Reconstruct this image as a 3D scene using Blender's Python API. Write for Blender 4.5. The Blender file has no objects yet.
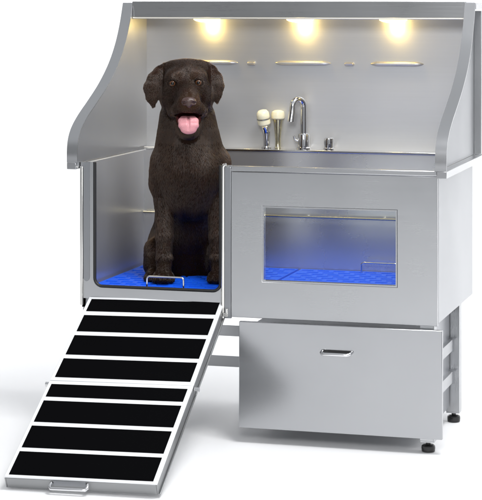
import bpy, bmesh, math, random
import numpy as np
from mathutils import Vector, Matrix

random.seed(7)
rng = np.random.default_rng(11)
SC = bpy.context.scene
COL = SC.collection
R = math.radians

# ------------------------------------------------------------------ camera
cam = bpy.data.cameras.new('camera')
cam.sensor_fit = 'HORIZONTAL'
cam.sensor_width = 36.0
cam.lens = 1970.0 / 482.0 * 36.0
cam.shift_y = -250.0 / 482.0
cam.clip_start, cam.clip_end = 0.1, 100.0
camo = bpy.data.objects.new('camera', cam)
COL.objects.link(camo)
PSI = math.atan(570.0 / 1970.0)
camo.location = (2.464, -6.489, 1.51)
camo.rotation_euler = (R(90), 0, PSI)
SC.camera = camo

# ------------------------------------------------------------------ studio light
world = bpy.data.worlds.new('World')
SC.world = world
world.use_nodes = True
wn = world.node_tree.nodes
wn['Background'].inputs['Color'].default_value = (0.93, 0.96, 1.0, 1)
wn['Background'].inputs['Strength'].default_value = 1.0
# a dim studio room: pale ceiling, darker towards the floor line, a little lighter on the right
wl = world.node_tree.links
wtc = wn.new('ShaderNodeTexCoord'); wsx = wn.new('ShaderNodeSeparateXYZ'); wl.new(wtc.outputs['Generated'], wsx.inputs[0])
wz = wn.new('ShaderNodeMapRange'); wz.interpolation_type = 'SMOOTHSTEP'
for k_, v_ in (('From Min', -.05), ('From Max', .75), ('To Min', .30), ('To Max', .68)): wz.inputs[k_].default_value = v_
wl.new(wsx.outputs['Z'], wz.inputs['Value'])
wx = wn.new('ShaderNodeMath'); wx.operation = 'MULTIPLY_ADD'; wx.inputs[1].default_value = .28
wl.new(wsx.outputs['X'], wx.inputs[0]); wl.new(wz.outputs['Result'], wx.inputs[2])
wl.new(wx.outputs[0], wn['Background'].inputs['Strength'])


def area(name, loc, target, sx, sy, watts, color=(1, 1, 1), spread=180):
    d = bpy.data.lights.new(name, 'AREA')
    d.shape = 'RECTANGLE'
    d.size, d.size_y = sx, sy
    d.energy = watts
    d.color = color
    d.spread = R(spread)
    o = bpy.data.objects.new(name, d)
    COL.objects.link(o)
    o.location = loc
    v = Vector(target) - Vector(loc)
    o.rotation_euler = v.to_track_quat('-Z', 'Y').to_euler()
    return o


area('overhead_softbox', (2.2, -1.5, 4.4), (0.5, -0.2, 0), 1.5, 1.3, 150)
area('front_softbox', (1.9, -5.4, 2.9), (0.35, 0.1, 0.95), 1.1, 1.1, 105)
area('side_softbox', (5.2, 0.6, 2.2), (0.6, 0.2, 0.8), 2.2, 2.6, 4)
area('backdrop_lamp', (-3.2, 1.6, 4.2), (-0.4, 3.6, 0.7), 1.2, 2.4, 43, spread=90)
area('backdrop_lamp', (4.4, 1.6, 4.2), (0.6, 3.6, 0.7), 1.2, 2.4, 43, spread=90)

SC.view_settings.view_transform = 'Standard'
SC.view_settings.look = 'None'
SC.view_settings.exposure = 0.0
SC.view_settings.gamma = 1.0
SC.cycles.max_bounces = 12
SC.cycles.glossy_bounces = 8
SC.cycles.transparent_max_bounces = 12


# ------------------------------------------------------------------ helpers
def tag(o, label=None, cat=None, group=None, kind=None):
    if label: o['label'] = label
    if cat: o['category'] = cat
    if group: o['group'] = group
    if kind: o['kind'] = kind
    return o


def empty(name, loc=(0, 0, 0)):
    o = bpy.data.objects.new(name, None)
    o.location = loc
    COL.objects.link(o)
    return o


def obj(name, bm, mat, parent=None, smooth=False, bevel=0.0, seg=2, angle=40):
    me = bpy.data.meshes.new(name)
    bmesh.ops.recalc_face_normals(bm, faces=bm.faces[:])
    bm.to_mesh(me)
    bm.free()
    o = bpy.data.objects.new(name, me)
    COL.objects.link(o)
    if mat: me.materials.append(mat)
    if parent is not None: o.parent = parent
    if smooth:
        for p in me.polygons: p.use_smooth = True
        m = None
        try:
            me.set_sharp_from_angle(angle=R(angle))
        except Exception:
            pass
    if bevel > 0:
        b = o.modifiers.new('bevel', 'BEVEL')
        b.width = bevel
        b.segments = seg
        b.limit_method = 'ANGLE'
        b.angle_limit = R(40)
        b.harden_normals = False
        for p in me.polygons: p.use_smooth = True
        try:
            me.set_sharp_from_angle(angle=R(60))
        except Exception:
            pass
    return o


def BM(): return bmesh.new()


def box(bm, x0, x1, y0, y1, z0, z1, mat4=None):
    vs = [bm.verts.new((x, y, z)) for z in (z0, z1) for y in (y0, y1) for x in (x0, x1)]
    if mat4 is not None:
        for v in vs: v.co = mat4 @ v.co
    for f in ((0, 1, 3, 2), (4, 5, 7, 6), (0, 1, 5, 4), (2, 3, 7, 6), (0, 2, 6, 4), (1, 3, 7, 5)):
        bm.faces.new([vs[i] for i in f])
    return vs


def tube(bm, pts, r, n=14, caps=True):
    """tube along points; r number or list"""
    pts = [Vector(p) for p in pts]
    rs = r if isinstance(r, (list, tuple)) else [r] * len(pts)
    rings = []
    up = None
    for i, p in enumerate(pts):
        if i == 0: t = pts[1] - pts[0]
        elif i == len(pts) - 1: t = pts[-1] - pts[-2]
        else: t = (pts[i + 1] - pts[i]).normalized() + (pts[i] - pts[i - 1]).normalized()
        t.normalize()
        if up is None:
            up = Vector((0, 0, 1)) if abs(t.z) < .9 else Vector((0, 1, 0))
        a = (up - t * up.dot(t)).normalized()
        up = a
        b = t.cross(a)
        rings.append([bm.verts.new(p + (a * math.cos(2 * math.pi * k / n) + b * math.sin(2 * math.pi * k / n)) * rs[i]) for k in range(n)])
    for i in range(len(rings) - 1):
        for k in range(n):
            bm.faces.new((rings[i][k], rings[i][(k + 1) % n], rings[i + 1][(k + 1) % n], rings[i + 1][k]))
    if caps:
        bm.faces.new(rings[0]); bm.faces.new(rings[-1])


def lathe(bm, prof, c=(0, 0, 0), n=28, axis=None):
    """prof: list of (r, h) along axis (default z)"""
    M = Matrix.Translation(Vector(c))
    if axis is not None:
        M = M @ Vector(axis).to_track_quat('Z', 'Y').to_matrix().to_4x4()
    rings = []
    for r, h in prof:
        rings.append([bm.verts.new(M @ Vector((r * math.cos(2 * math.pi * k / n), r * math.sin(2 * math.pi * k / n), h))) for k in range(n)])
    for i in range(len(rings) - 1):
        for k in range(n):
            bm.faces.new((rings[i][k], rings[i][(k + 1) % n], rings[i + 1][(k + 1) % n], rings[i + 1][k]))
    bm.faces.new(rings[0]); bm.faces.new(rings[-1])


def arc(c, r, a0, a1, n, ex, ez):
    """points on an arc in the plane spanned by ex, ez"""
    c, ex, ez = Vector(c), Vector(ex), Vector(ez)
    return [c + ex * r * math.cos(a0 + (a1 - a0) * i / n) + ez * r * math.sin(a0 + (a1 - a0) * i / n) for i in range(n + 1)]


def catmull(P, n=8):
    P = [np.array(p, float) for p in P]
    Q = [2 * P[0] - P[1]] + P + [2 * P[-1] - P[-2]]
    out = []
    for i in range(1, len(Q) - 2):
        for k in range(n):
            t = k / n
            a, b, c, d = Q[i - 1], Q[i], Q[i + 1], Q[i + 2]
            out.append(.5 * ((2 * b) + (-a + c) * t + (2 * a - 5 * b + 4 * c - d) * t * t + (-a + 3 * b - 3 * c + d) * t ** 3))
    out.append(P[-1])
    return out


# ------------------------------------------------------------------ materials
def new_mat(name):
    m = bpy.data.materials.new(name)
    m.use_nodes = True
    return m, m.node_tree.nodes, m.node_tree.links, m.node_tree.nodes['Principled BSDF']


def plain(name, col, rough=.5, metal=0.0, spec=.5, noise=0.0, nscale=30, bump=0.0):
    m, N, L, B = new_mat(name)
    B.inputs['Base Color'].default_value = (*col, 1)
    B.inputs['Roughness'].default_value = rough
    B.inputs['Metallic'].default_value = metal
    B.inputs['Specular IOR Level'].default_value = spec
    if noise or bump:
        tc = N.new('ShaderNodeTexCoord')
        nz = N.new('ShaderNodeTexNoise')
        nz.inputs['Scale'].default_value = nscale
        nz.inputs['Detail'].default_value = 5
        L.new(tc.outputs['Object'], nz.inputs['Vector'])
        if noise:
            mr = N.new('ShaderNodeMapRange')
            mr.inputs['To Min'].default_value = max(.02, rough - noise)
            mr.inputs['To Max'].default_value = rough + noise
            L.new(nz.outputs['Fac'], mr.inputs['Value'])
            L.new(mr.outputs['Result'], B.inputs['Roughness'])
        if bump:
            bp = N.new('ShaderNodeBump')
            bp.inputs['Strength'].default_value = bump
            bp.inputs['Distance'].default_value = .002
            L.new(nz.outputs['Fac'], bp.inputs['Height'])
            L.new(bp.outputs['Normal'], B.inputs['Normal'])
    return m


def steel(name, col=(.52, .527, .54), rough=.3, grain='X', aniso=.6, var=1.5, bump=.02, spread=(0, 0, 1), metal=.93):
    """brushed stainless steel: fine grain drawn out along one axis"""
    m, N, L, B = new_mat(name)
    B.inputs['Metallic'].default_value = metal
    B.inputs['Anisotropic'].default_value = aniso
    tv = N.new('ShaderNodeCombineXYZ')          # the blur runs across the grain
    for q in range(3): tv.inputs[q].default_value = spread[q]
    L.new(tv.outputs[0], B.inputs['Tangent'])
    tc = N.new('ShaderNodeTexCoord')
    mp = N.new('ShaderNodeMapping')
    s = {'X': (4, 480, 480), 'Y': (480, 4, 480), 'Z': (480, 480, 4)}[grain]
    mp.inputs['Scale'].default_value = s
    L.new(tc.outputs['Object'], mp.inputs['Vector'])
    n1 = N.new('ShaderNodeTexNoise')
    n1.inputs['Scale'].default_value = 1.0
    n1.inputs['Detail'].default_value = 3
    L.new(mp.outputs['Vector'], n1.inputs['Vector'])
    n2 = N.new('ShaderNodeTexNoise')            # broad smudges and handling marks
    n2.inputs['Scale'].default_value = 3.5
    n2.inputs['Detail'].default_value = 4
    L.new(tc.outputs['Object'], n2.inputs['Vector'])
    a = N.new('ShaderNodeMapRange')
    a.inputs['To Min'].default_value = rough - .03 * var
    a.inputs['To Max'].default_value = rough + .03 * var
    L.new(n1.outputs['Fac'], a.inputs['Value'])
    b = N.new('ShaderNodeMapRange')
    b.inputs['To Min'].default_value = -.08
    b.inputs['To Max'].default_value = .08
    L.new(n2.outputs['Fac'], b.inputs['Value'])
    ad = N.new('ShaderNodeMath')
    L.new(a.outputs['Result'], ad.inputs[0]); L.new(b.outputs['Result'], ad.inputs[1])
    L.new(ad.outputs[0], B.inputs['Roughness'])
    cr = N.new('ShaderNodeMix')
    cr.data_type = 'RGBA'
    cr.inputs['A'].default_value = (*[c * (1 - .035 * var) for c in col], 1)
    cr.inputs['B'].default_value = (*[min(1, c * (1 + .03 * var)) for c in col], 1)
    L.new(n1.outputs['Fac'], cr.inputs['Factor'])
    L.new(cr.outputs['Result'], B.inputs['Base Color'])
    bp = N.new('ShaderNodeBump')
    bp.inputs['Strength'].default_value = bump
    bp.inputs['Distance'].default_value = .0006
    L.new(n1.outputs['Fac'], bp.inputs['Height'])
    L.new(bp.outputs['Normal'], B.inputs['Normal'])
    return m


ST_H = steel('brushed_steel', rough=.25, grain='X', aniso=.45, var=1.0, bump=.006)
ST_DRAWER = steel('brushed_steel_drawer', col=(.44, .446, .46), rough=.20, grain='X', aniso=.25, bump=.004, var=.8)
ST_IN = steel('inner_wall_steel', rough=.36, grain='Z', spread=(0, 1, 0), aniso=.8, metal=.85)
ST_TUB = steel('inner_side_steel', col=(.60, .607, .62), rough=.36, grain='Z', spread=(0, 1, 0), aniso=.8, metal=.7)
ST_REAR = steel('inner_rear_steel', col=(.70, .70, .70), rough=.27, grain='X', aniso=.3, metal=.88, var=.15, bump=.0)
ST_V = steel('brushed_steel_upright', rough=.30, grain='Z', spread=(0, 1, 0))
ST_WALL = steel('satin_steel_wall', col=(.57, .577, .59), rough=.48, grain='X', aniso=.3, metal=.84)
ST_D = steel('brushed_steel_depth', rough=.33, grain='Z', spread=(0, 1, 0), aniso=.7)
ST_FLANGE = steel('polished_flange_steel', col=(.47, .475, .485), rough=.24, grain='Z', bump=.004, spread=(0, 0, 1), aniso=.3, var=.5)
ST_DARK = steel('dull_steel', col=(.36, .37, .39), rough=.33, grain='Z')
CHROME = plain('chrome', (.75, .75, .76), .07, 1.0, noise=.02)
POLISH = plain('polished_edge', (.8, .79, .76), .16, 1.0, noise=.04)
BLACKRUB = plain('black_rubber', (.012, .012, .013), .45, noise=.1, nscale=80)
GRIP = plain('grip_tape', (.0035, .0035, .004), 1.0, spec=.0, bump=.5, nscale=900)
RAMP_AL = plain('lit_aluminium', (.86, .87, .88), .38, .25, noise=.08)  # aluminium top, its bright overhead reflection put into the base colour
RAMP_SIDE = plain('shaded_aluminium', (.33, .335, .34), .36, 1.0, noise=.08)  # same aluminium, darkened in colour for the dimmer side faces
BLUE = plain('blue_plastic', (.006, .115, .88), .45, spec=.25, noise=.08)
WHITE = plain('studio_white', (.86, .86, .865), .62, noise=.05, nscale=3)
CREAM = plain('lamplit_cream_plastic', (.90, .84, .60), .3, noise=.05)  # pale plastic, yellowed in colour to hold the warm lamp light
GLOSSB = plain('black_foot_plastic', (.01, .01, .01), .18, noise=.05)
LOGO = plain('blue_logo_plastic', (.02, .06, .5), .3, noise=.05)

LENS, N_, L_, B_ = new_mat('lit_lens')
B_.inputs['Base Color'].default_value = (.9, .88, .8, 1)
B_.inputs['Emission Color'].default_value = (1.0, .70, .21, 1)
B_.inputs['Emission Strength'].default_value = 6.0

GLASS = bpy.data.materials.new('window_glass')
GLASS.use_nodes = True
N_ = GLASS.node_tree.nodes; L_ = GLASS.node_tree.links
N_.remove(N_['Principled BSDF'])
tr = N_.new('ShaderNodeBsdfTransparent'); tr.inputs['Color'].default_value = (.97, .985, .98, 1)
gl = N_.new('ShaderNodeBsdfGlossy'); gl.inputs['Roughness'].default_value = .02
fr = N_.new('ShaderNodeFresnel'); fr.inputs['IOR'].default_value = 1.3
mx = N_.new('ShaderNodeMixShader')
L_.new(fr.outputs[0], mx.inputs[0]); L_.new(tr.outputs[0], mx.inputs[1]); L_.new(gl.outputs[0], mx.inputs[2])
L_.new(mx.outputs[0], N_['Material Output'].inputs['Surface'])

# ------------------------------------------------------------------ the white sweep: floor and backdrop in one sheet
bm = BM()
prof = [(-11, 0), (-6, 0), (-2, 0), (1.2, 0), (2.2, 0)]
for i in range(1, 11):
    a = math.pi / 2 * i / 10
    prof.append((2.2 + 1.6 * math.sin(a), 1.6 - 1.6 * math.cos(a)))
prof += [(3.8, 2.4), (3.8, 3.2)]
xs = np.linspace(-3.6, 5.2, 12)
rows = [[bm.verts.new((x, y, z)) for x in xs] for y, z in prof]
for i in range(len(rows) - 1):
    for k in range(len(xs) - 1):
        bm.faces.new((rows[i][k], rows[i][k + 1], rows[i + 1][k + 1], rows[i + 1][k]))
tag(obj('floor', bm, WHITE, smooth=True), kind='structure')

# ------------------------------------------------------------------ grooming tub
W, D = 1.27, 0.70
Z0, Z1 = 0.43, 0.940          # body
tub = empty('grooming_tub', (0, 0, 0))
tag(tub, 'brushed stainless steel dog grooming tub with lit hood, viewing window and drawer', 'dog bath')


def part(name, bm, mat, parent=tub, **k): return obj(name, bm, mat, parent, **k)


# side walls of the body
for x0, x1 in ((0.0, 0.016), (W - .016, W)):
    bm = BM()
    if x0 > 0: x1 = W - .0
    box(bm, x0, x1, .012, .70, Z0, .938)
    part('side_wall', bm, ST_TUB, bevel=.0015)
# tub rear wall, floor, deck
bm = BM(); box(bm, .016, W - .016, .640, .652, .47, .940); part('rear_wall', bm, ST_REAR)
bm = BM(); box(bm, .016, W - .016, .012, .640, .470, .488); part('tub_floor', bm, ST_D)
bm = BM(); box(bm, .016, W - .016, .636, .712, .9405, .950); part('deck', bm, POLISH, bevel=.002)
bm = BM(); box(bm, .002, W - .002, .012, .69, Z0, .4695); part('underside', bm, ST_DARK)

# front plate of the doorway with a U-shaped cut-out with rounded lower corners
ox0, ox1, oz0 = .050, .517, .505
rad = .028


def u_path(x0, x1, z0, zt, r, n=8):
    p = [(x0, zt)]
    for i in range(n + 1):
        a = math.pi + math.pi / 2 * i / n
        p.append((x0 + r + r * math.cos(a), z0 + r + r * math.sin(a)))
    for i in range(n + 1):
        a = 1.5 * math.pi + math.pi / 2 * i / n
        p.append((x1 - r + r * math.cos(a), z0 + r + r * math.sin(a)))
    p.append((x1, zt))
    return p


inner = u_path(ox0, ox1, oz0, .942, rad)
outer = [(0.0, .942)] + [(0.0, .43)] * 9 + [(.552, .43)] * 9 + [(.552, .942)]
# slide the doubled corner points so the strip of quads stays even
for i in range(1, 10): outer[i] = (0.0 + .045 * (i - 1) / 8 if i < 9 else .045, .464)
outer[1] = (0.0, .464)
for i in range(10, 19): outer[i] = (.507 + .045 * (i - 10) / 8, .464)
bm = BM()
for y0, y1 in ((.0, .012),):
    A = [bm.verts.new((x, y0, z)) for x, z in inner]; B = [bm.verts.new((x, y0, z)) for x, z in outer]
    A2 = [bm.verts.new((x, y1, z)) for x, z in inner]; B2 = [bm.verts.new((x, y1, z)) for x, z in outer]
    for i in range(len(A) - 1):
        bm.faces.new((A[i], A[i + 1], B[i + 1], B[i])); bm.faces.new((A2[i], A2[i + 1], B2[i + 1], B2[i]))
        bm.faces.new((A[i], A[i + 1], A2[i + 1], A2[i])); bm.faces.new((B[i], B[i + 1], B2[i + 1], B2[i]))
    for i in (0, -1): bm.faces.new((A[i], B[i], B2[i], A2[i]))
door_frame = part('door_frame', bm, ST_H)
bm = BM()
tube(bm, [(x + (.0035 if i < 10 else -.0035), -.001, z + .0035 if 0 < i < len(inner) - 1 else z) for i, (x, z) in enumerate(inner)], .0055, 10)
obj('door_gasket', bm, BLACKRUB, door_frame, smooth=True)
# slot in the left door post where the door slides
bm = BM()
sl = [(.012, .94)] + [(.012 + .0, .555)] + [(.012 + .011 - .011 * math.cos(a), .538 - .014 * math.sin(a)) for a in np.linspace(0, math.pi, 9)] + [(.034, .555), (.034, .94)]
sl = [(min(x, .034), z) for x, z in sl]
f0 = [bm.verts.new((x, -.003, z)) for x, z in sl]; f1 = [bm.verts.new((x, -.0005, z)) for x, z in sl]
bm.faces.new(f0); bm.faces.new(f1)
for i in range(len(f0)): bm.faces.new((f0[i], f0[(i + 1) % len(f0)], f1[(i + 1) % len(f0)], f1[i]))
obj('door_slot', bm, ST_DARK, door_frame)
bm = BM(); box(bm, 0, .011, -.008, -.0005, .44, .926); obj('door_edge_strip', bm, POLISH, door_frame, bevel=.002)

# front panel with window opening
def holed_plate(bm, X, Zs, y0, y1):
    xs, zs = X, Zs
    V = {}
    for yi, y in enumerate((y0, y1)):
        for i, x in enumerate(xs):
            for k, z in enumerate(zs): V[yi, i, k] = bm.verts.new((x, y, z))
    for yi in (0, 1):
        for i in range(3):
            for k in range(3):
                if i == 1 and k == 1: continue
                bm.faces.new((V[yi, i, k], V[yi, i + 1, k], V[yi, i + 1, k + 1], V[yi, i, k + 1]))
    for i in range(3):
        for k in (0, 3): bm.faces.new((V[0, i, k], V[0, i + 1, k], V[1, i + 1, k], V[1, i, k]))
        for k in (0, 3): bm.faces.new((V[0, k, i], V[0, k, i + 1], V[1, k, i + 1], V[1, k, i]))
    for a, b in (((1, 1), (2, 1)), ((2, 1), (2, 2)), ((2, 2), (1, 2)), ((1, 2), (1, 1))):
        bm.faces.new((V[0, a[0], a[1]], V[0, b[0], b[1]], V[1, b[0], b[1]], V[1, a[0], a[1]]))


WX0, WX1, WZ0, WZ1 = .667, 1.135, .549, .808
bm = BM()
holed_plate(bm, (.556, WX0, WX1, W + .001), (.424, WZ0, WZ1, .922), -.016, -.004)
front_panel = part('front_panel', bm, ST_H, bevel=.0015)
bm = BM()
holed_plate(bm, (WX0 + .0006, WX0 + .005, WX1 - .005, WX1 - .0006), (WZ0 + .0006, WZ0 + .005, WZ1 - .005, WZ1 - .0006), -.018, .006)
obj('window_frame', bm, ST_H, front_panel)
bm = BM(); box(bm, WX0 + .0056, WX1 - .0056, -.008, -.003, WZ0 + .0056, WZ1 - .0056); obj('window_glass', bm, GLASS, front_panel)
bm = BM(); box(bm, .556, W + .001, -.020, .006, .9235, .942); obj('top_cap', bm, ST_H, front_panel, bevel=.003)
bm = BM(); box(bm, .556, .667 - .0, .002, .011, .464, .92); obj('inner_lining', bm, ST_H, front_panel)
bm = BM()
box(bm, .531, .5545, -.012, .0, .418, .938)
obj('door_post', bm, ST_DARK, front_panel, bevel=.002)
bm = BM(); tube(bm, [(.5245, -.008, .418), (.5245, -.008, .936), (.528, -.008, .943), (.536, -.008, .9445)], .0068, 12)
obj('post_edge', bm, POLISH, front_panel, smooth=True)
bm = BM(); box(bm, .527, .545, -.022, -.013, .425, .437); box(bm, .538, .545, -.022, -.013, .4372, .452); obj('latch_clip', bm, POLISH, front_panel, bevel=.001)

# upper wings with outward flanges
curve = catmull([(.548, 1.498), (.512, 1.42), (.462, 1.345), (.388, 1.272), (.285, 1.203), (.17, 1.145), (.07, 1.098), (.005, 1.058), (-.027, 1.02), (-.036, .98), (-.036, .942)], 6)
for sx, x in ((-1, 0.0), (1, W)):
    bm = BM()
    t = .004
    xa, xb = (x - t * .5 - .0, x + t * .5) if sx < 0 else (x - t * .5, x + t * .5)
    poly = [(c[0], c[1]) for c in curve] + [(.712, .942), (.712, 1.498)]
    a = [bm.verts.new((xa, y, z)) for y, z in poly]; b = [bm.verts.new((xb, y, z)) for y, z in poly]
    bm.faces.new(a); bm.faces.new(b)
    for i in range(len(a)): bm.faces.new((a[i], a[(i + 1) % len(a)], b[(i + 1) % len(a)], b[i]))
    wing = part('side_wing', bm, ST_IN, smooth=True)
    # front flange: a strip that follows the curve and turns outward
    bm = BM()
    xo = x + sx * .036
    xi = x - sx * .0028
    rows = []
    for i, c in enumerate(curve):
        c0 = curve[max(0, i - 1)]; c1 = curve[min(len(curve) - 1, i + 1)]
        d = np.array([c1[0] - c0[0], c1[1] - c0[1]]); d /= np.linalg.norm(d)
        n = np.array([d[1], -d[0]])       # towards the front
        if n[0] > 0: n = -n
        p0 = np.array(c) + n * .0005; p1 = np.array(c) + n * .0045
        rows.append([bm.verts.new((xi, *p0)), bm.verts.new((xi, *p1)), bm.verts.new((xo, *p1)), bm.verts.new((xo, *p0))])
    for i in range(len(rows) - 1):
        for k in range(4):
            bm.faces.new((rows[i][k], rows[i][(k + 1) % 4], rows[i + 1][(k + 1) % 4], rows[i + 1][k]))
    bm.faces.new(rows[0]); bm.faces.new(rows[-1])
    obj('front_flange', bm, ST_FLANGE, wing, smooth=True)
    bm = BM()
    box(bm, min(x + sx * .0025, xo), max(x + sx * .0025, xo), -.0405, .735, .918, .9415)
    obj('bottom_flange', bm, ST_FLANGE, wing, bevel=.0015)
    bm = BM()
    box(bm, min(x + sx * .0025, x + sx * .03), max(x + sx * .0025, x + sx * .03), .712, .735, .942, 1.47)
    obj('rear_flange', bm, ST_FLANGE, wing, bevel=.0015)
    bm = BM()
    box(bm, min(x + sx * .0025, x + sx * .036), max(x + sx * .0025, x + sx * .036), .556, .735, 1.476, 1.4985)
    obj('top_corner', bm, ST_H, wing, bevel=.002)

# hood back wall, roof and fascia
bm = BM(); box(bm, -.0018, W + .0018, .7116, .722, .930, 1.497)
hood_wall = part('hood_wall', bm, ST_WALL)
bm = BM(); box(bm, -.001, W + .001, .552, .735, 1.4985, 1.5035); part('hood_roof', bm, ST_H)
bm = BM(); box(bm, .003, W - .003, .545, .550, 1.446, 1.5045)
fascia = part('hood_fascia', bm, steel('fascia_steel', col=(.40, .405, .41), rough=.3, grain='X'), bevel=.001)
bm = BM(); box(bm, .003, W - .003, .5505, .712, 1.446, 1.451); obj('hood_soffit', bm, ST_H, fascia)
bm = BM(); tube(bm, [(.004, .547, 1.4425), (W - .004, .547, 1.4425)], .0033, 10); obj('fascia_lip', bm, plain('lit_lip_steel', (.9, .87, .78), .3, .6), fascia, smooth=True)  # cream colour paints the warm highlight along the steel lip

# downlights under the hood: oval fittings close to the back wall
def squash(bm, x, y):
    for v in bm.verts: v.co = (v.co.x + x, v.co.y * .42 + y, v.co.z)


for lx in (.2815, .6475, 1.0035):
    bm = BM()
    lathe(bm, [(.060, 1.4455), (.062, 1.4425), (.058, 1.438)], (0, 0, 0), 32)
    squash(bm, lx - .026, .678)
    dl = obj('downlight', bm, CHROME, fascia, smooth=True)
    bm = BM()
    lathe(bm, [(.054, 1.4378), (.052, 1.434), (.043, 1.430), (.028, 1.4265), (.006, 1.425)], (0, 0, 0), 32)
    squash(bm, lx - .026, .678)
    obj('light_lens', bm, LENS, dl, smooth=True)
    ld = bpy.data.lights.new('downlight_glow', 'POINT')
    ld.energy = 0.75
    ld.color = (1.0, .70, .20)
    ld.shadow_soft_size = .012
    lo = bpy.data.objects.new('downlight_glow', ld)
    COL.objects.link(lo)
    lo.location = (lx - .026, .668, 1.411)
    lo.parent = tub


# pressed louvres in the back wall, catching the light from above
def louvre(x0, x1, h, d, zc):
    bm = BM()
    n, m = 28, 8
    rows = []
    for i in range(n + 1):
        u = i / n
        s = min(1.0, math.sin(math.pi * u) * 2.6) ** .6 if 0 < u < 1 else 0.0
        row = []
        for k in range(m + 1):
            a = math.pi * k / m
            row.append(bm.verts.new((x0 + (x1 - x0) * u, .7122 - d * s * math.sin(a) - .0002, zc + h * s * math.cos(a) * .5)))
        rows.append(row)
    for i in range(n):
        for k in range(m):
            try: bm.faces.new((rows[i][k], rows[i + 1][k], rows[i + 1][k + 1], rows[i][k + 1]))
            except ValueError: pass
    bmesh.ops.remove_doubles(bm, verts=bm.verts[:], dist=1e-6)
    return bm


LOUV = plain('satin_louvre', (.78, .77, .73), .36, .75, noise=.05)
for x0, x1 in ((.150, .370), (.512, .734), (.882, 1.087)):
    obj('louvre', louvre(x0, x1, .018, .014, 1.272), LOUV, hood_wall, smooth=True)
for x0, x1 in ((.406, .440), (.784, .824)):
    obj('tether_eye', louvre(x0, x1, .015, .016, 1.270), LOUV, hood_wall, smooth=True)

# rail along the inside of the tub's rear wall
bm = BM(); tube(bm, [(.02, .618, .703), (W - .02, .618, .703)], .0046, 12)
rail = part('restraint_rail', bm, plain('brass_rail', (.60, .55, .40), .25, 1.0, noise=.05), smooth=True)
for rx in (.06, .36, .66, .95, 1.20):
    bm = BM(); tube(bm, [(rx, .640, .703), (rx, .6185, .703)], .0038, 10); obj('rail_clip', bm, POLISH, rail, smooth=True)

# tap
tx, ty, tz = .636, .676, .950
bm = BM()
lathe(bm, [(.026, 0), (.026, .006), (.0215, .009), (.0215, .052), (.019, .058), (.012, .061)], (tx, ty, tz), 28)
tap = part('tap', bm, CHROME, smooth=True)
bm = BM()
p = [Vector((tx, ty, tz + .055)), Vector((tx, ty, tz + .10)), Vector((tx, ty, tz + .155))]
dv = Vector((-.62, -.78, 0)).normalized()
p += arc(Vector((tx, ty, tz + .162)) + dv * .026, .026, math.pi, 0, 12, dv, (0, 0, 1))
p += [Vector((tx, ty, tz + .14)) + dv * .054, Vector((tx, ty, tz + .105)) + dv * .06]
tube(bm, p, [.0118] * 2 + [.0112] * (len(p) - 4) + [.0128, .0138], 16)
obj('spout', bm, CHROME, tap, smooth=True)
bm = BM()
tube(bm, [(tx - .019, ty, tz + .03), (tx - .033, ty - .004, tz + .034), (tx - .036, ty - .008, tz + .05)], [.006, .005, .0045], 10)
obj('lever', bm, CHROME, tap, smooth=True)
# knob
bm = BM()
prof = [(.0205, 0), (.0205, .006), (.0175, .008), (.0190, .030), (.0170, .043), (.012, .046)]
lathe(bm, prof, (.733, .676, tz), 24)
part('tap_knob', bm, CHROME, smooth=True)
# holder of the hand shower
bm = BM()
lathe(bm, [(.019, 0), (.019, .005), (.0115, .009), (.0115, .04), (.0145, .056), (.0145, .064)], (.490, .676, tz), 24)
part('shower_holder', bm, CHROME, smooth=True)

# drawer
bm = BM(); box(bm, .592, 1.292, -.045, -.027, .054, .4155)
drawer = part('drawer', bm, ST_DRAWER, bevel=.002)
bm = BM(); box(bm, .61, 1.225, -.0265, .46, .060, .39); obj('drawer_box', bm, ST_DARK, drawer)
bm = BM()
hx0, hx1, hz = .885, .985, .324
pts = [Vector((hx0, -.046, hz + .004))] + [Vector((hx0, -.060, hz + .002)), Vector((hx0 + .004, -.067, hz)), Vector((hx0 + .012, -.070, hz - .001)), Vector((hx1 - .012, -.070, hz - .001)), Vector((hx1 - .004, -.067, hz)), Vector((hx1, -.060, hz + .002)), Vector((hx1, -.046, hz + .004))]
tube(bm, pts, .006, 12)
handle = obj('drawer_handle', bm, CHROME, drawer, smooth=True)
bm = BM(); box(bm, hx0 + .002, hx1 - .002, -.0475, -.0455, hz - .002, hz + .010); obj('handle_plate', bm, BLACKRUB, handle, bevel=.0005)

# legs: angle iron, adjustable black feet
for lx, ly in ((.03, .03), (W - .035, .012), (.03, .50), (W - .035, .50)):
    sx = 1 if lx > .5 else -1
    bm = BM()
    xo = lx + sx * .024
    box(bm, min(xo, xo - sx * .003), max(xo, xo - sx * .003), ly - .024, ly + .024, .040, .4295)
    box(bm, min(xo - sx * .0031, xo - sx * .048), max(xo - sx * .0031, xo - sx * .048), ly - .024, ly - .021, .040, .4295)
    box(bm, lx - .0235, lx + .0235, ly - .0205, ly + .0235, .034, .0395)
    leg = part('leg', bm, ST_V, bevel=.0008)
    bm = BM()
    lathe(bm, [(.008, .022), (.008, .034)], (lx, ly, 0), 14)
    lathe(bm, [(.018, 0), (.0225, .003), (.0235, .014), (.0225, .021), (.018, .0245), (.010, .026)], (lx, ly, 0), 28)
    obj('foot', bm, GLOSSB, leg, smooth=True)
# cross rails of the stand
for z in (.262, .148):
    bm = BM(); box(bm, .034, W - .06, .5235 + .002, .5305, z, z + .040); part('cross_rail', bm, ST_H, bevel=.001)
    for x in (.03, W - .042):
        bm = BM(); box(bm, x - .011, x + .011, .0375, .4755, z, z + .040); cr = part('cross_rail', bm, ST_D, bevel=.001)
        bm = BM()
        box(bm, x - .0115, x + .022, .456, .475, z + .0405, z + .044)
        box(bm, x + .0113, x + .0135, .456, .475, z - .004, z + .040)
        obj('rail_bracket', bm, ST_DARK, cr)

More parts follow.
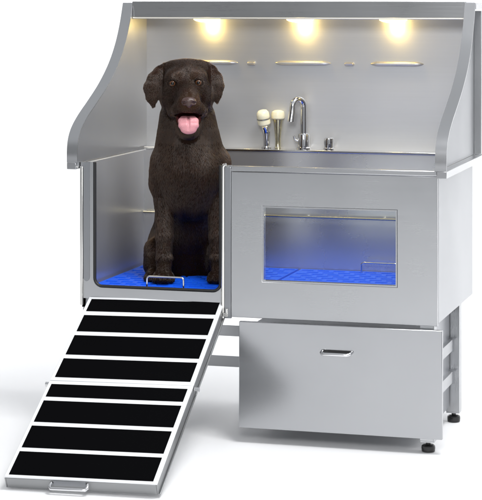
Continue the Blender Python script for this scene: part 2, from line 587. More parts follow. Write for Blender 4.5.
# ------------------------------------------------------------------ hand shower resting in its holder
hs = empty('hand_shower', (.490, .672, tz + .055))
tag(hs, 'cream hand shower head with a dark ring, upright in its holder left of the tap', 'shower head')
ax = Vector((-.10, -.22, 1)).normalized()
bm = BM()
lathe(bm, [(.009, 0), (.0105, .012), (.0135, .028), (.018, .034)], (0, 0, 0), 24, ax)
obj('shower_grip', bm, CHROME, hs, smooth=True)
bm = BM()
lathe(bm, [(.018, .0345), (.0235, .040), (.0245, .052), (.0235, .0585)], (0, 0, 0), 28, ax)
lathe(bm, [(.0235, .063), (.0245, .069), (.023, .083), (.016, .092), (.004, .095)], (0, 0, 0), 28, ax)
obj('shower_head', bm, CREAM, hs, smooth=True)
bm = BM(); lathe(bm, [(.0235, .0587), (.0262, .0597), (.0262, .0618), (.0235, .0628)], (0, 0, 0), 28, ax)
obj('shower_ring', bm, ST_DARK, hs, smooth=True)
# second spray head, bell shaped
hs2 = empty('spray_nozzle', (.532, .690, tz + .001))
tag(hs2, 'cream bell shaped spray nozzle on a tapered stem, between the hand shower and the tap', 'spray nozzle')
bm = BM(); lathe(bm, [(.013, 0), (.0105, .006), (.0100, .03), (.0125, .06), (.0165, .095), (.0185, .108)], (0, 0, 0), 24); obj('nozzle_stem', bm, plain('brass_stem', (.66, .60, .42), .2, 1.0, noise=.05), hs2, smooth=True)
bm = BM(); lathe(bm, [(.0185, .1085), (.0245, .113), (.0255, .126), (.0235, .137), (.013, .143), (.003, .1445)], (0, 0, 0), 28); obj('nozzle_head', bm, CREAM, hs2, smooth=True)


# ------------------------------------------------------------------ blue floor mats
def mat_mesh(x0, x1, y0, y1, z0, z1, nx, ny):
    bm = BM()
    cw, ch = (x1 - x0) / nx, (y1 - y0) / ny
    for j in range(ny):
        off = (j % 2) * .5
        ya, yb = y0 + j * ch, y0 + (j + 1) * ch
        cells = []
        if off: cells.append((x0, x0 + cw * .5, False))
        k = 0
        while True:
            a = x0 + (off + k) * cw
            if a > x1 - 1e-6: break
            b = min(a + cw, x1)
            cells.append((a, b, b - a > cw * .9)); k += 1
        for a, b, hole in cells:
            o = [(a, ya), (b, ya), (b, yb), (a, yb)]
            if not hole:
                bm.faces.new([bm.verts.new((x, y, z1)) for x, y in o]); continue
            mx, my = cw * .14, ch * .27
            i = [(a + mx, ya + my), (b - mx, ya + my), (b - mx, yb - my), (a + mx, yb - my)]
            vo = [bm.verts.new((x, y, z1)) for x, y in o]
            vi = [bm.verts.new((x, y, z1 - .0012)) for x, y in i]
            vd = [bm.verts.new((x, y, z0)) for x, y in i]
            for q in range(4):
                w = (q + 1) % 4
                bm.faces.new((vo[q], vo[w], vi[w], vi[q])); bm.faces.new((vi[q], vi[w], vd[w], vd[q]))
    bmesh.ops.remove_doubles(bm, verts=bm.verts[:], dist=1e-5)
    for a, b in (((x0, y0), (x1, y0)), ((x1, y0), (x1, y1)), ((x1, y1), (x0, y1)), ((x0, y1), (x0, y0))):
        bm.faces.new([bm.verts.new((a[0], a[1], z0)), bm.verts.new((b[0], b[1], z0)), bm.verts.new((b[0], b[1], z1)), bm.verts.new((a[0], a[1], z1))])
    return bm


def wire_handle(c, w, h, parent, r=.0035):
    cx, cy, cz = c
    bm = BM()
    q = .010
    pts = [Vector((cx - w / 2, cy, cz))] + [Vector((cx - w / 2, cy, cz + h - q))]
    pts += arc((cx - w / 2 + q, cy, cz + h - q), q, math.pi, math.pi / 2, 5, (1, 0, 0), (0, 0, 1))
    pts += arc((cx + w / 2 - q, cy, cz + h - q), q, math.pi / 2, 0, 5, (1, 0, 0), (0, 0, 1))
    pts += [Vector((cx + w / 2, cy, cz))]
    tube(bm, pts, r, 10)
    return obj('lift_handle', bm, CHROME, parent, smooth=True)


for (x0, x1, lab, hpos) in ((.036, .628, 'blue slotted plastic floor mat in the doorway, lying under the sitting dog', (.303, .030)),
                            (.640, 1.236, 'blue slotted plastic floor mat behind the viewing window', (.945, .585))):
    mt = empty('floor_mat', ((x0 + x1) / 2, .325, .4885))
    tag(mt, lab, 'floor mat', 'blue floor mats in the tub')
    bm = mat_mesh(x0 - (x0 + x1) / 2, x1 - (x0 + x1) / 2, .022 - .325, .628 - .325, 0.0, .019, 10, 13)
    obj('mat_grid', bm, BLUE, mt)
    wire_handle((hpos[0] - (x0 + x1) / 2, hpos[1] - .325, .0185), .134, .038, mt)

# ------------------------------------------------------------------ ramp
T0 = Vector((.035, -.006, .470)); T1 = Vector((.0785, -.868, .0445))
rampv = T1 - T0
LEN = rampv.length
ey = rampv.normalized()
WX = Vector((.4885, .012, .0))
ex = (WX - ey * WX.dot(ey)).normalized()
RW = .489
ez = ex.cross(ey) * -1
if ez.z < 0: ez = -ez
RM = Matrix((( ex.x, ey.x, ez.x, T0.x), (ex.y, ey.y, ez.y, T0.y), (ex.z, ey.z, ez.z, T0.z), (0, 0, 0, 1)))
ramp = empty('ramp', (0, 0, 0))
ramp.matrix_world = RM
tag(ramp, 'folding aluminium ramp with black grip strips leaning from floor to tub doorway', 'ramp')
TH = .043
strips = [(.0152, .0895), (.115, .2123), (.237, .3494), (.3732, .4788), (.519, .5871), (.6095, .7222), (.7437, .855), (.8758, .9906)]
for s0, s1, sub in ((0.0, .4962, strips[:4]), (.4985, 1.0, strips[4:])):
    bm = BM(); box(bm, .0, RW, s0 * LEN, s1 * LEN, -.006, 0)
    sec = obj('ramp_section', bm, RAMP_AL, ramp, bevel=.0015)
    bm = BM()
    box(bm, 0, .004, s0 * LEN, s1 * LEN, -TH, -.0065); box(bm, RW - .004, RW, s0 * LEN, s1 * LEN, -TH, -.0065)
    box(bm, .0042, RW - .0042, s0 * LEN, s0 * LEN + .004, -TH, -.0065); 
    box(bm, .0042, RW - .0042, s1 * LEN - .004, s1 * LEN, -TH, -.0065)
    box(bm, RW + .0002, RW + .006, s0 * LEN, s1 * LEN, -TH, -TH + .004)
    obj('side_rail', bm, RAMP_SIDE, sec, bevel=.001)
    for a, b in sub:
        bm = BM(); box(bm, .013, RW - .014, a * LEN, b * LEN, .0003, .0015); obj('grip_strip', bm, GRIP, sec)
for xx, dx in ((-.012, .010), (RW + .006, .012)):
    bm = BM(); tube(bm, [(xx - .004, .4973 * LEN, -.016), (xx + dx, .4973 * LEN, -.016)], .008, 14); obj('hinge_pin', bm, CHROME, ramp, smooth=True)
bm = BM()
yy = LEN + .0002
hx = .135 + .075
pts = [Vector((hx - .058, yy, -.016)), Vector((hx - .060, yy + .016, -.018)), Vector((hx - .054, yy + .024, -.019)), Vector((hx + .054, yy + .024, -.019)), Vector((hx + .060, yy + .016, -.018)), Vector((hx + .058, yy, -.016))]
tube(bm, pts, .0055, 12)
rh = obj('ramp_handle', bm, CHROME, ramp, smooth=True)
bm = BM(); box(bm, hx - .052, hx + .052, yy, yy + .002, -.026, -.007); obj('handle_plate', bm, ST_DARK, rh, bevel=.0005)

# ------------------------------------------------------------------ dog (signed distance field -> one continuous skin)
DX, DY, DZ = .334, .182, .5075       # between the front paws, on the mat
K = 1.0 / 281.4


def P(px, py, v):
    """drawing grid of 3.55 mm squares, in the dog's own frame: x right, y back, z up"""
    q = 1 + v / 7.0
    return np.array([((px - 241) * q + 54) * K, v, 1.0025 - py * K * q])


class Field:
    def __init__(s, lo, hi, h):
        s.lo = np.array(lo, float); s.h = h
        s.n = np.ceil((np.array(hi) - s.lo) / h).astype(int) + 1
        s.S = np.full(s.n, 1.0, np.float32)

    def region(s, lo, hi):
        i0 = np.clip(np.floor((lo - s.lo) / s.h).astype(int), 0, s.n - 1)
        i1 = np.clip(np.ceil((hi - s.lo) / s.h).astype(int) + 1, 1, s.n)
        if np.any(i1 <= i0): return None
        sl = tuple(slice(a, b) for a, b in zip(i0, i1))
        ax = [(s.lo[k] + s.h * np.arange(i0[k], i1[k])).astype(np.float32) for k in range(3)]
        return sl, ax[0][:, None, None], ax[1][None, :, None], ax[2][None, None, :]

    def blend(s, sl, d, k, op):
        a = s.S[sl]
        if op == 'add':
            h = np.clip(.5 + .5 * (a - d) / k, 0, 1)
            s.S[sl] = a * (1 - h) + d * h - k * h * (1 - h)
        else:   # carve
            h = np.clip(.5 - .5 * (a + d) / k, 0, 1)
            s.S[sl] = a * (1 - h) + (-d) * h + k * h * (1 - h)

    def ell(s, c, r, k=.012, op='add', rot=None):
        c = np.array(c); r = np.array(r, float)
        m = r.max() + k + 3 * s.h
        g = s.region(c - m, c + m)
        if g is None: return
        sl, X, Y, Z = g
        x, y, z = X - c[0], Y - c[1], Z - c[2]
        if rot is not None:
            Rm = np.array(rot)
            x, y, z = (Rm[0, 0] * x + Rm[0, 1] * y + Rm[0, 2] * z, Rm[1, 0] * x + Rm[1, 1] * y + Rm[1, 2] * z, Rm[2, 0] * x + Rm[2, 1] * y + Rm[2, 2] * z)
        k0 = np.sqrt((x / r[0]) ** 2 + (y / r[1]) ** 2 + (z / r[2]) ** 2)
        k1 = np.sqrt((x / r[0] ** 2) ** 2 + (y / r[1] ** 2) ** 2 + (z / r[2] ** 2) ** 2) + 1e-9
        s.blend(sl, k0 * (k0 - 1) / k1, k, op)

    def cone(s, a, ra, b, rb, k=.012, op='add', fy=1.0):
        """tapered capsule; fy > 1 flattens it front to back"""
        a = np.array(a); b = np.array(b)
        m = max(ra, rb) + k + 3 * s.h
        g = s.region(np.minimum(a, b) - m, np.maximum(a, b) + m)
        if g is None: return
        sl, X, Y, Z = g
        d = b - a
        dd = np.array([d[0], d[1] * fy, d[2]])
        x, y, z = X - a[0], (Y - a[1]) * fy, Z - a[2]
        t = np.clip((x * dd[0] + y * dd[1] + z * dd[2]) / (dd @ dd), 0, 1)
        q = np.sqrt((x - t * dd[0]) ** 2 + (y - t * dd[1]) ** 2 + (z - t * dd[2]) ** 2) - (ra + (rb - ra) * t)
        s.blend(sl, q / (1 + .35 * (fy - 1)), k, op)


def surface_nets(F):
    S = F.S
    ins = S < 0
    nx, ny, nz = S.shape
    cx = (nx - 1, ny - 1, nz - 1)
    cnt = np.zeros(cx, np.int32)
    for i in (0, 1):
        for j in (0, 1):
            for k in (0, 1):
                cnt += ins[i:nx - 1 + i, j:ny - 1 + j, k:nz - 1 + k]
    act = (cnt > 0) & (cnt < 8)
    idx = np.full(cx, -1, np.int64)
    ijk = np.argwhere(act)
    idx[act] = np.arange(len(ijk))
    acc = np.zeros((len(ijk), 3)); num = np.zeros(len(ijk))
    cor = [(i, j, k) for i in (0, 1) for j in (0, 1) for k in (0, 1)]
    val = {c: S[ijk[:, 0] + c[0], ijk[:, 1] + c[1], ijk[:, 2] + c[2]] for c in cor}
    for c in cor:
        for ax in range(3):
            if c[ax]: continue
            e = list(c); e[ax] = 1; e = tuple(e)
            a, b = val[c], val[e]
            m = (a < 0) != (b < 0)
            t = np.where(m, a / np.where(m, a - b, 1), 0)
            p = np.array(c, float)[None] + np.zeros((len(ijk), 3)); p[:, ax] += t
            acc[m] += p[m]; num[m] += 1
    V = F.lo + F.h * (ijk + acc / num[:, None])
    Q = []
    for ax in range(3):
        o = [k for k in range(3) if k != ax]
        a = np.take(ins, range(S.shape[ax] - 1), ax); b = np.take(ins, range(1, S.shape[ax]), ax)
        ed = np.argwhere(a != b)
        ed = ed[(ed[:, o[0]] > 0) & (ed[:, o[1]] > 0) & (ed[:, o[0]] < cx[o[0]]) & (ed[:, o[1]] < cx[o[1]])]
        fl = a[tuple(ed.T)]
        q = []
        for du, dv in ((1, 1), (0, 1), (0, 0), (1, 0)):
            e = ed.copy(); e[:, o[0]] -= du; e[:, o[1]] -= dv
            q.append(idx[tuple(e.T)])
        q = np.stack(q, 1)
        flip = fl if ax != 1 else ~fl
        q[~flip] = q[~flip][:, ::-1]
        Q.append(q)
    return V, np.concatenate(Q)


def mesh_from(name, V, Q, mat, parent):
    me = bpy.data.meshes.new(name)
    me.vertices.add(len(V)); me.vertices.foreach_set('co', V.astype(np.float32).ravel())
    me.loops.add(Q.size); me.loops.foreach_set('vertex_index', Q.astype(np.int32).ravel())
    me.polygons.add(len(Q))
    me.polygons.foreach_set('loop_start', np.arange(0, Q.size, 4, dtype=np.int32))
    me.polygons.foreach_set('loop_total', np.full(len(Q), 4, np.int32))
    me.update(calc_edges=True)
    me.validate()
    me.polygons.foreach_set('use_smooth', np.ones(len(me.polygons), bool))
    me.materials.append(mat)
    o = bpy.data.objects.new(name, me)
    COL.objects.link(o)
    if parent is not None: o.parent = parent
    return o


F = Field((-.19, -.21, -.03), (.20, .50, .83), .0034)
p = lambda n: n * K
# --- trunk
F.cone(P(190, 172, .10), p(31), P(190, 250, .30), p(40), .03)
F.ell(P(190, 174, .055), (p(34), p(34), p(38)), .03)
F.ell(P(190, 198, .06), (p(26), p(26), p(22)), .03)          # brisket
F.cone(P(190, 232, .20), p(26), P(190, 262, .26), p(30), .03)  # belly
# --- neck
F.cone(P(187, 106, .055), p(23.5), P(188, 150, .075), p(29), .03)
F.cone(P(187, 126, .0), p(15), P(189, 166, .0), p(20), .03)
for s in (-1, 1): F.cone(P(187.5 + s * 12, 118, .06), p(15), P(190 + s * 24.5, 170, .065), p(14), .03)
# --- shoulders and front legs
for s, ox in ((-1, 0), (1, 2)):
    X = lambda d: 190.5 + ox * .5 + s * d
    F.cone(P(X(25), 162, .07), p(14), P(X(28), 184, .06), p(13), .025)
    F.cone(P(X(28.5), 182, .06), p(12), P(X(26), 203, .045), p(10), .015)
    F.cone(P(X(25.5), 200, .045), p(10.2), P(X(26), 236, .012), p(8.6), .010)
    F.cone(P(X(26), 236, .012), p(8.6), P(X(26.5), 262, -.004), p(7.4), .008)
    F.cone(P(X(26.5), 262, -.004), p(7.4), P(X(27), 276, -.022), p(7.8), .010)
    F.ell(P(X(26), 257, -.006), (p(8.0), p(7.6), p(6)), .010)
    for q, (tx_, tv) in enumerate(((-7.6, -.046), (-2.7, -.058), (2.5, -.058), (7.4, -.046))):
        F.cone(P(X(27) + tx_ * .75, 275, -.022), p(4.4), P(X(27) + tx_, 279.5, tv), p(4.0), .004)
        F.ell(P(X(27) + tx_, 278.5, tv + .006), (p(4.0), p(4.8), p(4.5)), .003)
# --- haunches and hind feet
for s in (-1, 1):
    X = lambda d: 190 + s * d
    F.ell(P(X(27), 252, .235), (p(17), p(38), p(31)), .02)
    F.cone(P(X(33), 250, .12), p(13), P(X(35), 265, .10), p(12), .02)
    F.cone(P(X(34), 270, .18), p(8), P(X(36), 275, .035), p(7), .012)
    for tx_, tv in ((-6.5, .018), (-2.2, .006), (2.4, .006), (6.6, .018)):
        F.cone(P(X(36) + tx_ * .7, 275, .05), p(4.4), P(X(36) + tx_, 278.5, tv), p(4.0), .005)
F.cone(P(190, 272, .44), p(7), P(222, 279, .46), p(4), .02)     # tail along the mat
# --- head
F.ell(P(186.5, 81, .035), (p(24), .098, p(21.5)), .02)
F.cone(P(173, 71, .03), p(10.5), P(200, 70.5, .03), p(10.5), .02)
F.ell(P(186.5, 86, .02), (p(24), .085, p(18)), .02)
F.ell(P(171, 97, .015), (p(11.5), .06, p(15)), .02)
F.ell(P(203, 96, .015), (p(11.5), .06, p(15)), .02)
F.ell(P(187, 70, -.090), (p(3.0), .032, p(10)), .03, op='carve')
F.ell(P(174.5, 77.0, -.030), (p(9), .030, p(6)), .022)
F.ell(P(197.5, 76.2, -.030), (p(9), .030, p(6)), .022)
F.cone(P(176, 88, -.032), p(8), P(170, 95, -.0), p(9), .02)
F.cone(P(198, 87.5, -.032), p(8), P(204, 94, -.0), p(9), .02)
# muzzle
F.cone(P(187.0, 86, -.030), p(9.5), P(189, 97.5, -.108), p(8.6), .022)
F.cone(P(187.0, 97, -.030), p(14), P(189, 103, -.106), p(10.4), .02)
for s in (-1, 1):
    F.cone(P(189 + s * 4.6, 105.0, -.108), p(6.8), P(188.5 + s * 8.8, 109.5, -.075), p(6.8), .012)
    F.cone(P(188.5 + s * 8.8, 109.5, -.075), p(6.8), P(187.5 + s * 14.0, 111.5, -.03), p(6.2), .014)
F.cone(P(188.7, 106, -.10), p(5.5), P(188.7, 106, -.118), p(4.6), .01)
# lower jaw, open
F.cone(P(188, 116, .02), p(15), P(188.5, 127.5, -.060), p(10.5), .02)
F.cone(P(188.2, 122, -.03), p(13), P(188.5, 129.5, -.070), p(8.6), .014)
# mouth opening
F.ell(P(188.3, 116.0, -.080), (p(11.5), .060, p(4.6)), .005, op='carve')
F.ell(P(188.5, 121.5, -.092), (p(9.4), .036, p(6.8)), .005, op='carve')
F.cone(P(188.9, 107, -.155), p(.7), P(188.6, 113.5, -.140), p(.8), .004, op='carve')      # groove under the nose
for s in (-1, 1):      # corners of the open mouth run up the cheek
    F.cone(P(188.4 + s * 10.5, 115.2, -.088), p(2.0), P(188 + s * 16.5, 111.8, -.045), p(1.2), .004, op='carve')


def surf_v(px, py):
    """front-most skin under a grid point"""
    vs = np.linspace(-.20, .03, 460)
    for v in vs:
        q = (P(px, py, v) - F.lo) / F.h
        a = np.floor(q).astype(int); f = q - a
        if np.any(a < 0) or np.any(a + 1 >= F.n): continue
        c = F.S[a[0]:a[0] + 2, a[1]:a[1] + 2, a[2]:a[2] + 2]
        c = c[0] * (1 - f[0]) + c[1] * f[0]; c = c[0] * (1 - f[1]) + c[1] * f[1]
        if c[0] * (1 - f[2]) + c[1] * f[2] < 0: return v
    return -.05


# eyes: an almond opening in the lids, the ball close behind it
ER_ = .0152
EYES = []
for ex_, ey_, tilt in ((172.6, 83.4, .12), (198.4, 82.7, -.16)):
    v = surf_v(ex_, ey_)
    EYES.append((ex_, ey_, v + ER_ + .0004))
    F.ell(P(ex_, ey_, v + .001), (p(5.1), .0115, p(3.05)), .0025, op='carve', rot=((math.cos(tilt), 0, math.sin(tilt)), (0, 1, 0), (-math.sin(tilt), 0, math.cos(tilt))))
# ears, hanging
EL = [(166, 69, .026, 6.6), (161, 73, .018, 7.4), (155.6, 80, .008, 8.4), (152.0, 88, .0, 8.4), (152.2, 97, -.004, 6.4), (153.2, 105, -.006, 2.6)]
ER = [(206, 68, .026, 6.4), (210.5, 72, .018, 7.0), (214.6, 79, .008, 7.8), (216.6, 86, .0, 7.4), (216.6, 94, -.004, 5.4), (217, 101, -.006, 2.4)]
for E in (EL, ER):
    for a, b in zip(E[:-1], E[1:]):
        F.cone(P(*a[:3]), p(a[3]), P(*b[:3]), p(b[3]), .005, fy=2.6)
V, Q = surface_nets(F)
# relax the stair steps of the grid a little
nb = np.zeros_like(V); dg = np.zeros(len(V))
for _ in range(2):
    nb[:] = 0; dg[:] = 0
    for i in range(4):
        a, b = Q[:, i], Q[:, (i + 1) % 4]
        np.add.at(nb, a, V[b]); np.add.at(nb, b, V[a]); np.add.at(dg, a, 1); np.add.at(dg, b, 1)
    V = V * .5 + .5 * nb / dg[:, None]

dog_mat, N_, L_, B_ = new_mat('chocolate_coat')
at = N_.new('ShaderNodeAttribute'); at.attribute_name = 'coat'
nz = N_.new('ShaderNodeTexNoise'); nz.inputs['Scale'].default_value = 38; nz.inputs['Detail'].default_value = 6
tc = N_.new('ShaderNodeTexCoord'); L_.new(tc.outputs['Object'], nz.inputs['Vector'])
ml = N_.new('ShaderNodeMix'); ml.data_type = 'RGBA'; ml.blend_type = 'MULTIPLY'; ml.inputs['Factor'].default_value = .6
L_.new(at.outputs['Color'], ml.inputs['A']); L_.new(nz.outputs['Color'], ml.inputs['B'])
L_.new(ml.outputs['Result'], B_.inputs['Base Color'])
B_.inputs['Roughness'].default_value = .75
B_.inputs['Specular IOR Level'].default_value = .06
bp_ = N_.new('ShaderNodeBump'); bp_.inputs['Strength'].default_value = .3; bp_.inputs['Distance'].default_value = .003
L_.new(nz.outputs['Fac'], bp_.inputs['Height']); L_.new(bp_.outputs['Normal'], B_.inputs['Normal'])

# slope towards the camera's side of the tub: the dog looks out of the doorway
dog = mesh_from('dog', V, Q, dog_mat, None)
dog.location = (DX, DY, DZ)
dog.rotation_euler = (0, 0, PSI)
tag(dog, 'chocolate brown labrador dog sitting in the tub doorway with its mouth open and tongue out', 'dog')

def tint_of(q):  # coat tint with the light on muzzle and brows painted in
    t = np.ones(len(q))
    t += 1.9 * np.exp(-(np.linalg.norm((q - P(189, 103, -.13)) / np.array([p(14), .065, p(11)]), axis=1)) ** 2)
    for b_ in ((174, 76.5, -.06), (198, 75.7, -.06)):
        t += .6 * np.exp(-(np.linalg.norm((q - P(*b_)) / np.array([p(7), .03, p(5)]), axis=1)) ** 2)
    t += .2 * np.clip((np.abs(q[:, 0]) - p(24)) / p(8), 0, 1) * (q[:, 2] > .60)
    return t * (1 + .10 * np.sin(q[:, 0] * 60 + 2 * np.sin(q[:, 2] * 33)) * np.sin(q[:, 2] * 41))


coat = np.tile(np.array([.018, .0088, .005, 1.0], np.float32), (len(V), 1))
coat[:, :3] *= tint_of(V)[:, None]
mouth_c = P(188.5, 119, -.07)
dm = np.sqrt((((V - mouth_c) / np.array([p(12.6), .075, p(8.5)])) ** 2).sum(1))
mouth = dm < 1.0
coat[mouth] = (.11, .024, .024, 1)
rim = np.zeros(len(V), bool)
for ex_, ey_, ev in EYES:
    d = np.sqrt((((V - P(ex_, ey_, ev - .012)) / np.array([p(5.4), .03, p(3.9)])) ** 2).sum(1))
    coat[d < 1] = (.012, .007, .006, 1); rim |= d < .72
ca = dog.data.color_attributes.new('coat', 'FLOAT_COLOR', 'POINT')
ca.data.foreach_set('color', coat.ravel())

# eyes
eye_mat, N_, L_, B_ = new_mat('amber_eye')
tc = N_.new('ShaderNodeTexCoord'); sx_ = N_.new('ShaderNodeSeparateXYZ'); L_.new(tc.outputs['Object'], sx_.inputs[0])
cb = N_.new('ShaderNodeCombineXYZ'); L_.new(sx_.outputs['X'], cb.inputs['X']); L_.new(sx_.outputs['Z'], cb.inputs['Y'])
ln = N_.new('ShaderNodeVectorMath'); ln.operation = 'LENGTH'; L_.new(cb.outputs[0], ln.inputs[0])
rp = N_.new('ShaderNodeValToRGB'); L_.new(ln.outputs['Value'], rp.inputs['Fac'])
mrn = N_.new('ShaderNodeMath'); mrn.operation = 'MULTIPLY'; mrn.inputs[1].default_value = 80.0
L_.new(ln.outputs['Value'], mrn.inputs[0]); L_.new(mrn.outputs[0], rp.inputs['Fac'])
el = rp.color_ramp.elements
el[0].position = 0.0; el[0].color = (.003, .003, .003, 1)
el[1].position = .98; el[1].color = (.06, .04, .03, 1)
for pos, c in ((.46, (.002, .002, .002, 1)), (.54, (.12, .048, .020, 1)), (.74, (.07, .028, .013, 1)), (.84, (.010, .006, .004, 1))):
    e = el.new(pos); e.color = c
L_.new(rp.outputs['Color'], B_.inputs['Base Color'])
B_.inputs['Roughness'].default_value = .06
B_.inputs['Specular IOR Level'].default_value = .35
for ex_, ey_, ev in EYES:
    bm = BM()
    bmesh.ops.create_uvsphere(bm, u_segments=32, v_segments=20, radius=ER_)
    eo = obj('eye', bm, eye_mat, dog, smooth=True, angle=180)
    eo.location = P(ex_, ey_, ev)

# nose leather
nose_mat = plain('nose_leather', (.055, .029, .025), .28, bump=.35, nscale=420, noise=.06)
G = Field((-.03, -.19, .615), (.045, -.09, .70), .0012)
n0 = P(189, 101.5, -.134)
G.ell(n0 + np.array([0, .0, .002]), (p(7.0), .0195, p(4.6)), .004)
for s in (-1, 1): G.ell(n0 + np.array([s * p(4.2), -.003, -.002]), (p(3.3), .0145, p(3.5)), .004)
G.ell(n0 + np.array([0, -.004, -.008]), (p(3), .014, p(4)), .004)
for s in (-1, 1):
    G.cone(n0 + np.array([s * p(3.5), -.021, -.0028]), p(1.7), n0 + np.array([s * p(6.4), -.008, -.0050]), p(1.1), .003, op='carve')
G.cone(n0 + np.array([0, -.021, .004]), p(.35), n0 + np.array([0, -.02, -.02]), p(.35), .002, op='carve')
nv, nq = surface_nets(G)
mesh_from('nose', nv, nq, nose_mat, dog)

# tongue and teeth
tongue_mat = plain('tongue', (.60, .26, .29), .38, bump=.6, nscale=260, noise=.08)
tongue_mat.node_tree.nodes['Principled BSDF'].inputs['Subsurface Weight'].default_value = .15
tongue_mat.node_tree.nodes['Principled BSDF'].inputs['Subsurface Radius'].default_value = (.006, .002, .002)
G = Field((-.05, -.17, .50), (.06, .02, .63), .0018)
tc_ = [(188.3, 119.5, -.03, 7.4), (188.3, 119.6, -.075, 9.2), (188.4, 121.6, -.104, 11.2), (188.6, 126.0, -.117, 11.2), (188.6, 129.8, -.119, 8.6)]
for a, b in zip(tc_[:-1], tc_[1:]):
    for s in (-.62, -.3, .0, .3, .62):
        f = 1 - .35 * abs(s)
        A, Bp = P(a[0] + s * a[3], a[1], a[2]), P(b[0] + s * b[3], b[1] - abs(s) * 1.6, b[2])
        G.cone(A, p(a[3] * .32 * f), Bp, p(b[3] * .34 * f), .008)
G.ell(P(188.6, 129.8, -.119), (p(7.6), p(2.6), p(4.4)), .006)
gr = [(188.3, 115.8, -.075), (188.4, 118.6, -.113), (188.6, 125.0, -.1335), (188.6, 129.5, -.1335)]
for a, b in zip(gr[:-1], gr[1:]): G.cone(P(*a), p(.9), P(*b), p(.7), .006, op='carve')
tv, tq = surface_nets(G)
mesh_from('tongue', tv, tq, tongue_mat, dog)
tooth = plain('tooth', (.75, .70, .58), .25, noise=.05)
for s in (-1, 1):
    bm = BM()
    lathe(bm, [(.0024, 0), (.002, .003), (.0009, .0065), (.0002, .0075)], P(188.5 + s * 9.6, 123.0, -.094), 10, (0, -.1, 1))
    obj('tooth', bm, tooth, dog, smooth=True)

# short coat: individual hairs laid over the skin
tri = np.concatenate([Q[:, [0, 1, 2]], Q[:, [0, 2, 3]]])
e1 = V[tri[:, 1]] - V[tri[:, 0]]; e2 = V[tri[:, 2]] - V[tri[:, 0]]
fn = np.cross(e1, e2); ar = np.linalg.norm(fn, axis=1) + 1e-12
vn = np.zeros_like(V)
for i in range(3): np.add.at(vn, tri[:, i], fn)
vn /= np.linalg.norm(vn, axis=1)[:, None] + 1e-12
cen = V[tri].mean(1)
if (fn * (cen - np.array([0, .1, .35]))).sum() < 0: vn = -vn; print('normals flipped')
HEADZ = .50
dens = ar * np.where(cen[:, 2] > HEADZ, 2.6, 1.0)
dens *= np.where(cen[:, 1] > .30, .35, 1.0)
dens[mouth[tri].any(1) | rim[tri].any(1)] = 0
nose_c = n0
dens[np.linalg.norm((cen - nose_c) / np.array([p(6.5), .024, p(5)]), axis=1) < 1] = 0
NH = 230000
ti = rng.choice(len(tri), NH, p=dens / dens.sum())
r1 = np.sqrt(rng.random(NH)); r2 = rng.random(NH)
w = np.stack([1 - r1, r1 * (1 - r2), r1 * r2], 1)
root = (V[tri[ti]] * w[:, :, None]).sum(1)
nn = (vn[tri[ti]] * w[:, :, None]).sum(1); nn /= np.linalg.norm(nn, axis=1)[:, None] + 1e-12
# lay of the coat
flow = np.tile(np.array([0, .15, -1.0]), (NH, 1))
hd = np.clip((root[:, 2] - .55) / .05, 0, 1)[:, None]
away = root - np.array([.006, -.16, .69]); away /= np.linalg.norm(away, axis=1)[:, None]
away = away + np.array([0, 0, -.25])
flow = flow * (1 - hd) + away * hd
ear = (np.abs(root[:, 0]) > p(24)) & (root[:, 2] > .60)
flow[ear] = (0, .1, -1)
swirl = np.stack([np.sin(root[:, 2] * 13 + root[:, 0] * 19) + .5 * np.sin(root[:, 0] * 45 - root[:, 2] * 9), np.zeros(NH), np.zeros(NH)], 1)
flow += .28 * swirl * (1 - hd)
warp = np.stack([np.sin(root[:, 2] * 24 + 3 * np.sin(root[:, 0] * 47)), np.sin(root[:, 0] * 73 + root[:, 2] * 14), np.zeros(NH)], 1)
flow += .16 * warp + rng.normal(0, .08, (NH, 3))
tang = flow - nn * (flow * nn).sum(1)[:, None]
tang /= np.linalg.norm(tang, axis=1)[:, None] + 1e-9
dmz = np.linalg.norm(root - P(189, 104, -.12), axis=1)
ln_ = np.where(root[:, 2] > .55, np.clip(.0030 + (dmz - .02) * .05, .0030, .0075), .0130)
ln_ = np.where(root[:, 2] < .09, .006, ln_) * rng.uniform(.7, 1.25, NH)
lift = np.where(root[:, 2] > .55, .12, .13) * rng.uniform(.6, 1.4, NH)
pts = np.zeros((NH, 4, 3))
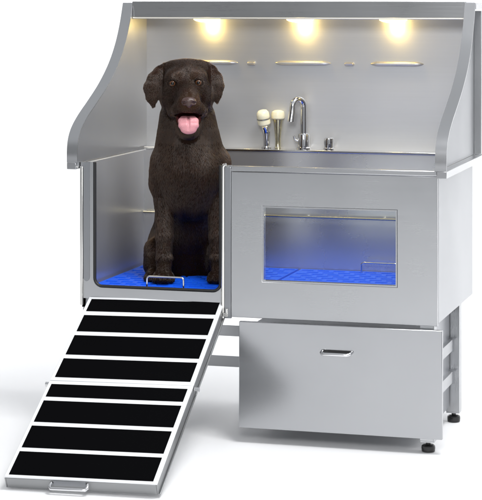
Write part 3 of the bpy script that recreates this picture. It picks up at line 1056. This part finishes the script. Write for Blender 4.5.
for k in range(4):
    t = k / 3
    pts[:, k] = root + ln_[:, None] * (tang * (t * .95) + nn * (lift * (t - .45 * t * t))[:, None] if False else tang * (t * .95) + nn * (lift[:, None] * (t - .45 * t * t))) - nn * .0006 * (1 - t)
hc = bpy.data.hair_curves.new('fur')
hc.add_curves([4] * NH)
hc.attributes['position'].data.foreach_set('vector', pts.astype(np.float32).ravel())
# light on muzzle and brows put into the hair tint; ear flaps slightly paler
tint = tint_of(root)
ta = hc.attributes.new('tint', 'FLOAT', 'CURVE')
ta.data.foreach_set('value', tint.astype(np.float32))
ra = hc.attributes.get('radius') or hc.attributes.new('radius', 'FLOAT', 'POINT')
ra.data.foreach_set('value', np.tile(np.array([.00042, .0004, .0003, .00008], np.float32), NH))
hair_mat = bpy.data.materials.new('chocolate_hair')
hair_mat.use_nodes = True
N_ = hair_mat.node_tree.nodes; L_ = hair_mat.node_tree.links
N_.remove(N_['Principled BSDF'])
hb = N_.new('ShaderNodeBsdfHairPrincipled')
hb.parametrization = 'COLOR'
hb.inputs['Roughness'].default_value = .25
hb.inputs['Radial Roughness'].default_value = .5
hb.inputs['IOR'].default_value = 1.5
hb.inputs['Coat'].default_value = .15
tn = N_.new('ShaderNodeAttribute'); tn.attribute_name = 'tint'
tm = N_.new('ShaderNodeVectorMath'); tm.operation = 'SCALE'
L_.new(tn.outputs['Fac'], tm.inputs['Scale'])
hi = N_.new('ShaderNodeHairInfo')
rp = N_.new('ShaderNodeValToRGB'); L_.new(hi.outputs['Random'], rp.inputs['Fac'])
rp.color_ramp.elements[0].color = (.0055, .0024, .0012, 1)
rp.color_ramp.elements[1].color = (.050, .0215, .0098, 1)
e_ = rp.color_ramp.elements.new(.62); e_.color = (.016, .0068, .0032, 1)
L_.new(rp.outputs['Color'], tm.inputs[0]); L_.new(tm.outputs['Vector'], hb.inputs['Color'])
L_.new(hb.outputs[0], N_['Material Output'].inputs['Surface'])
hc.materials.append(hair_mat)
fo = bpy.data.objects.new('fur', hc)
COL.objects.link(fo)
fo.parent = dog
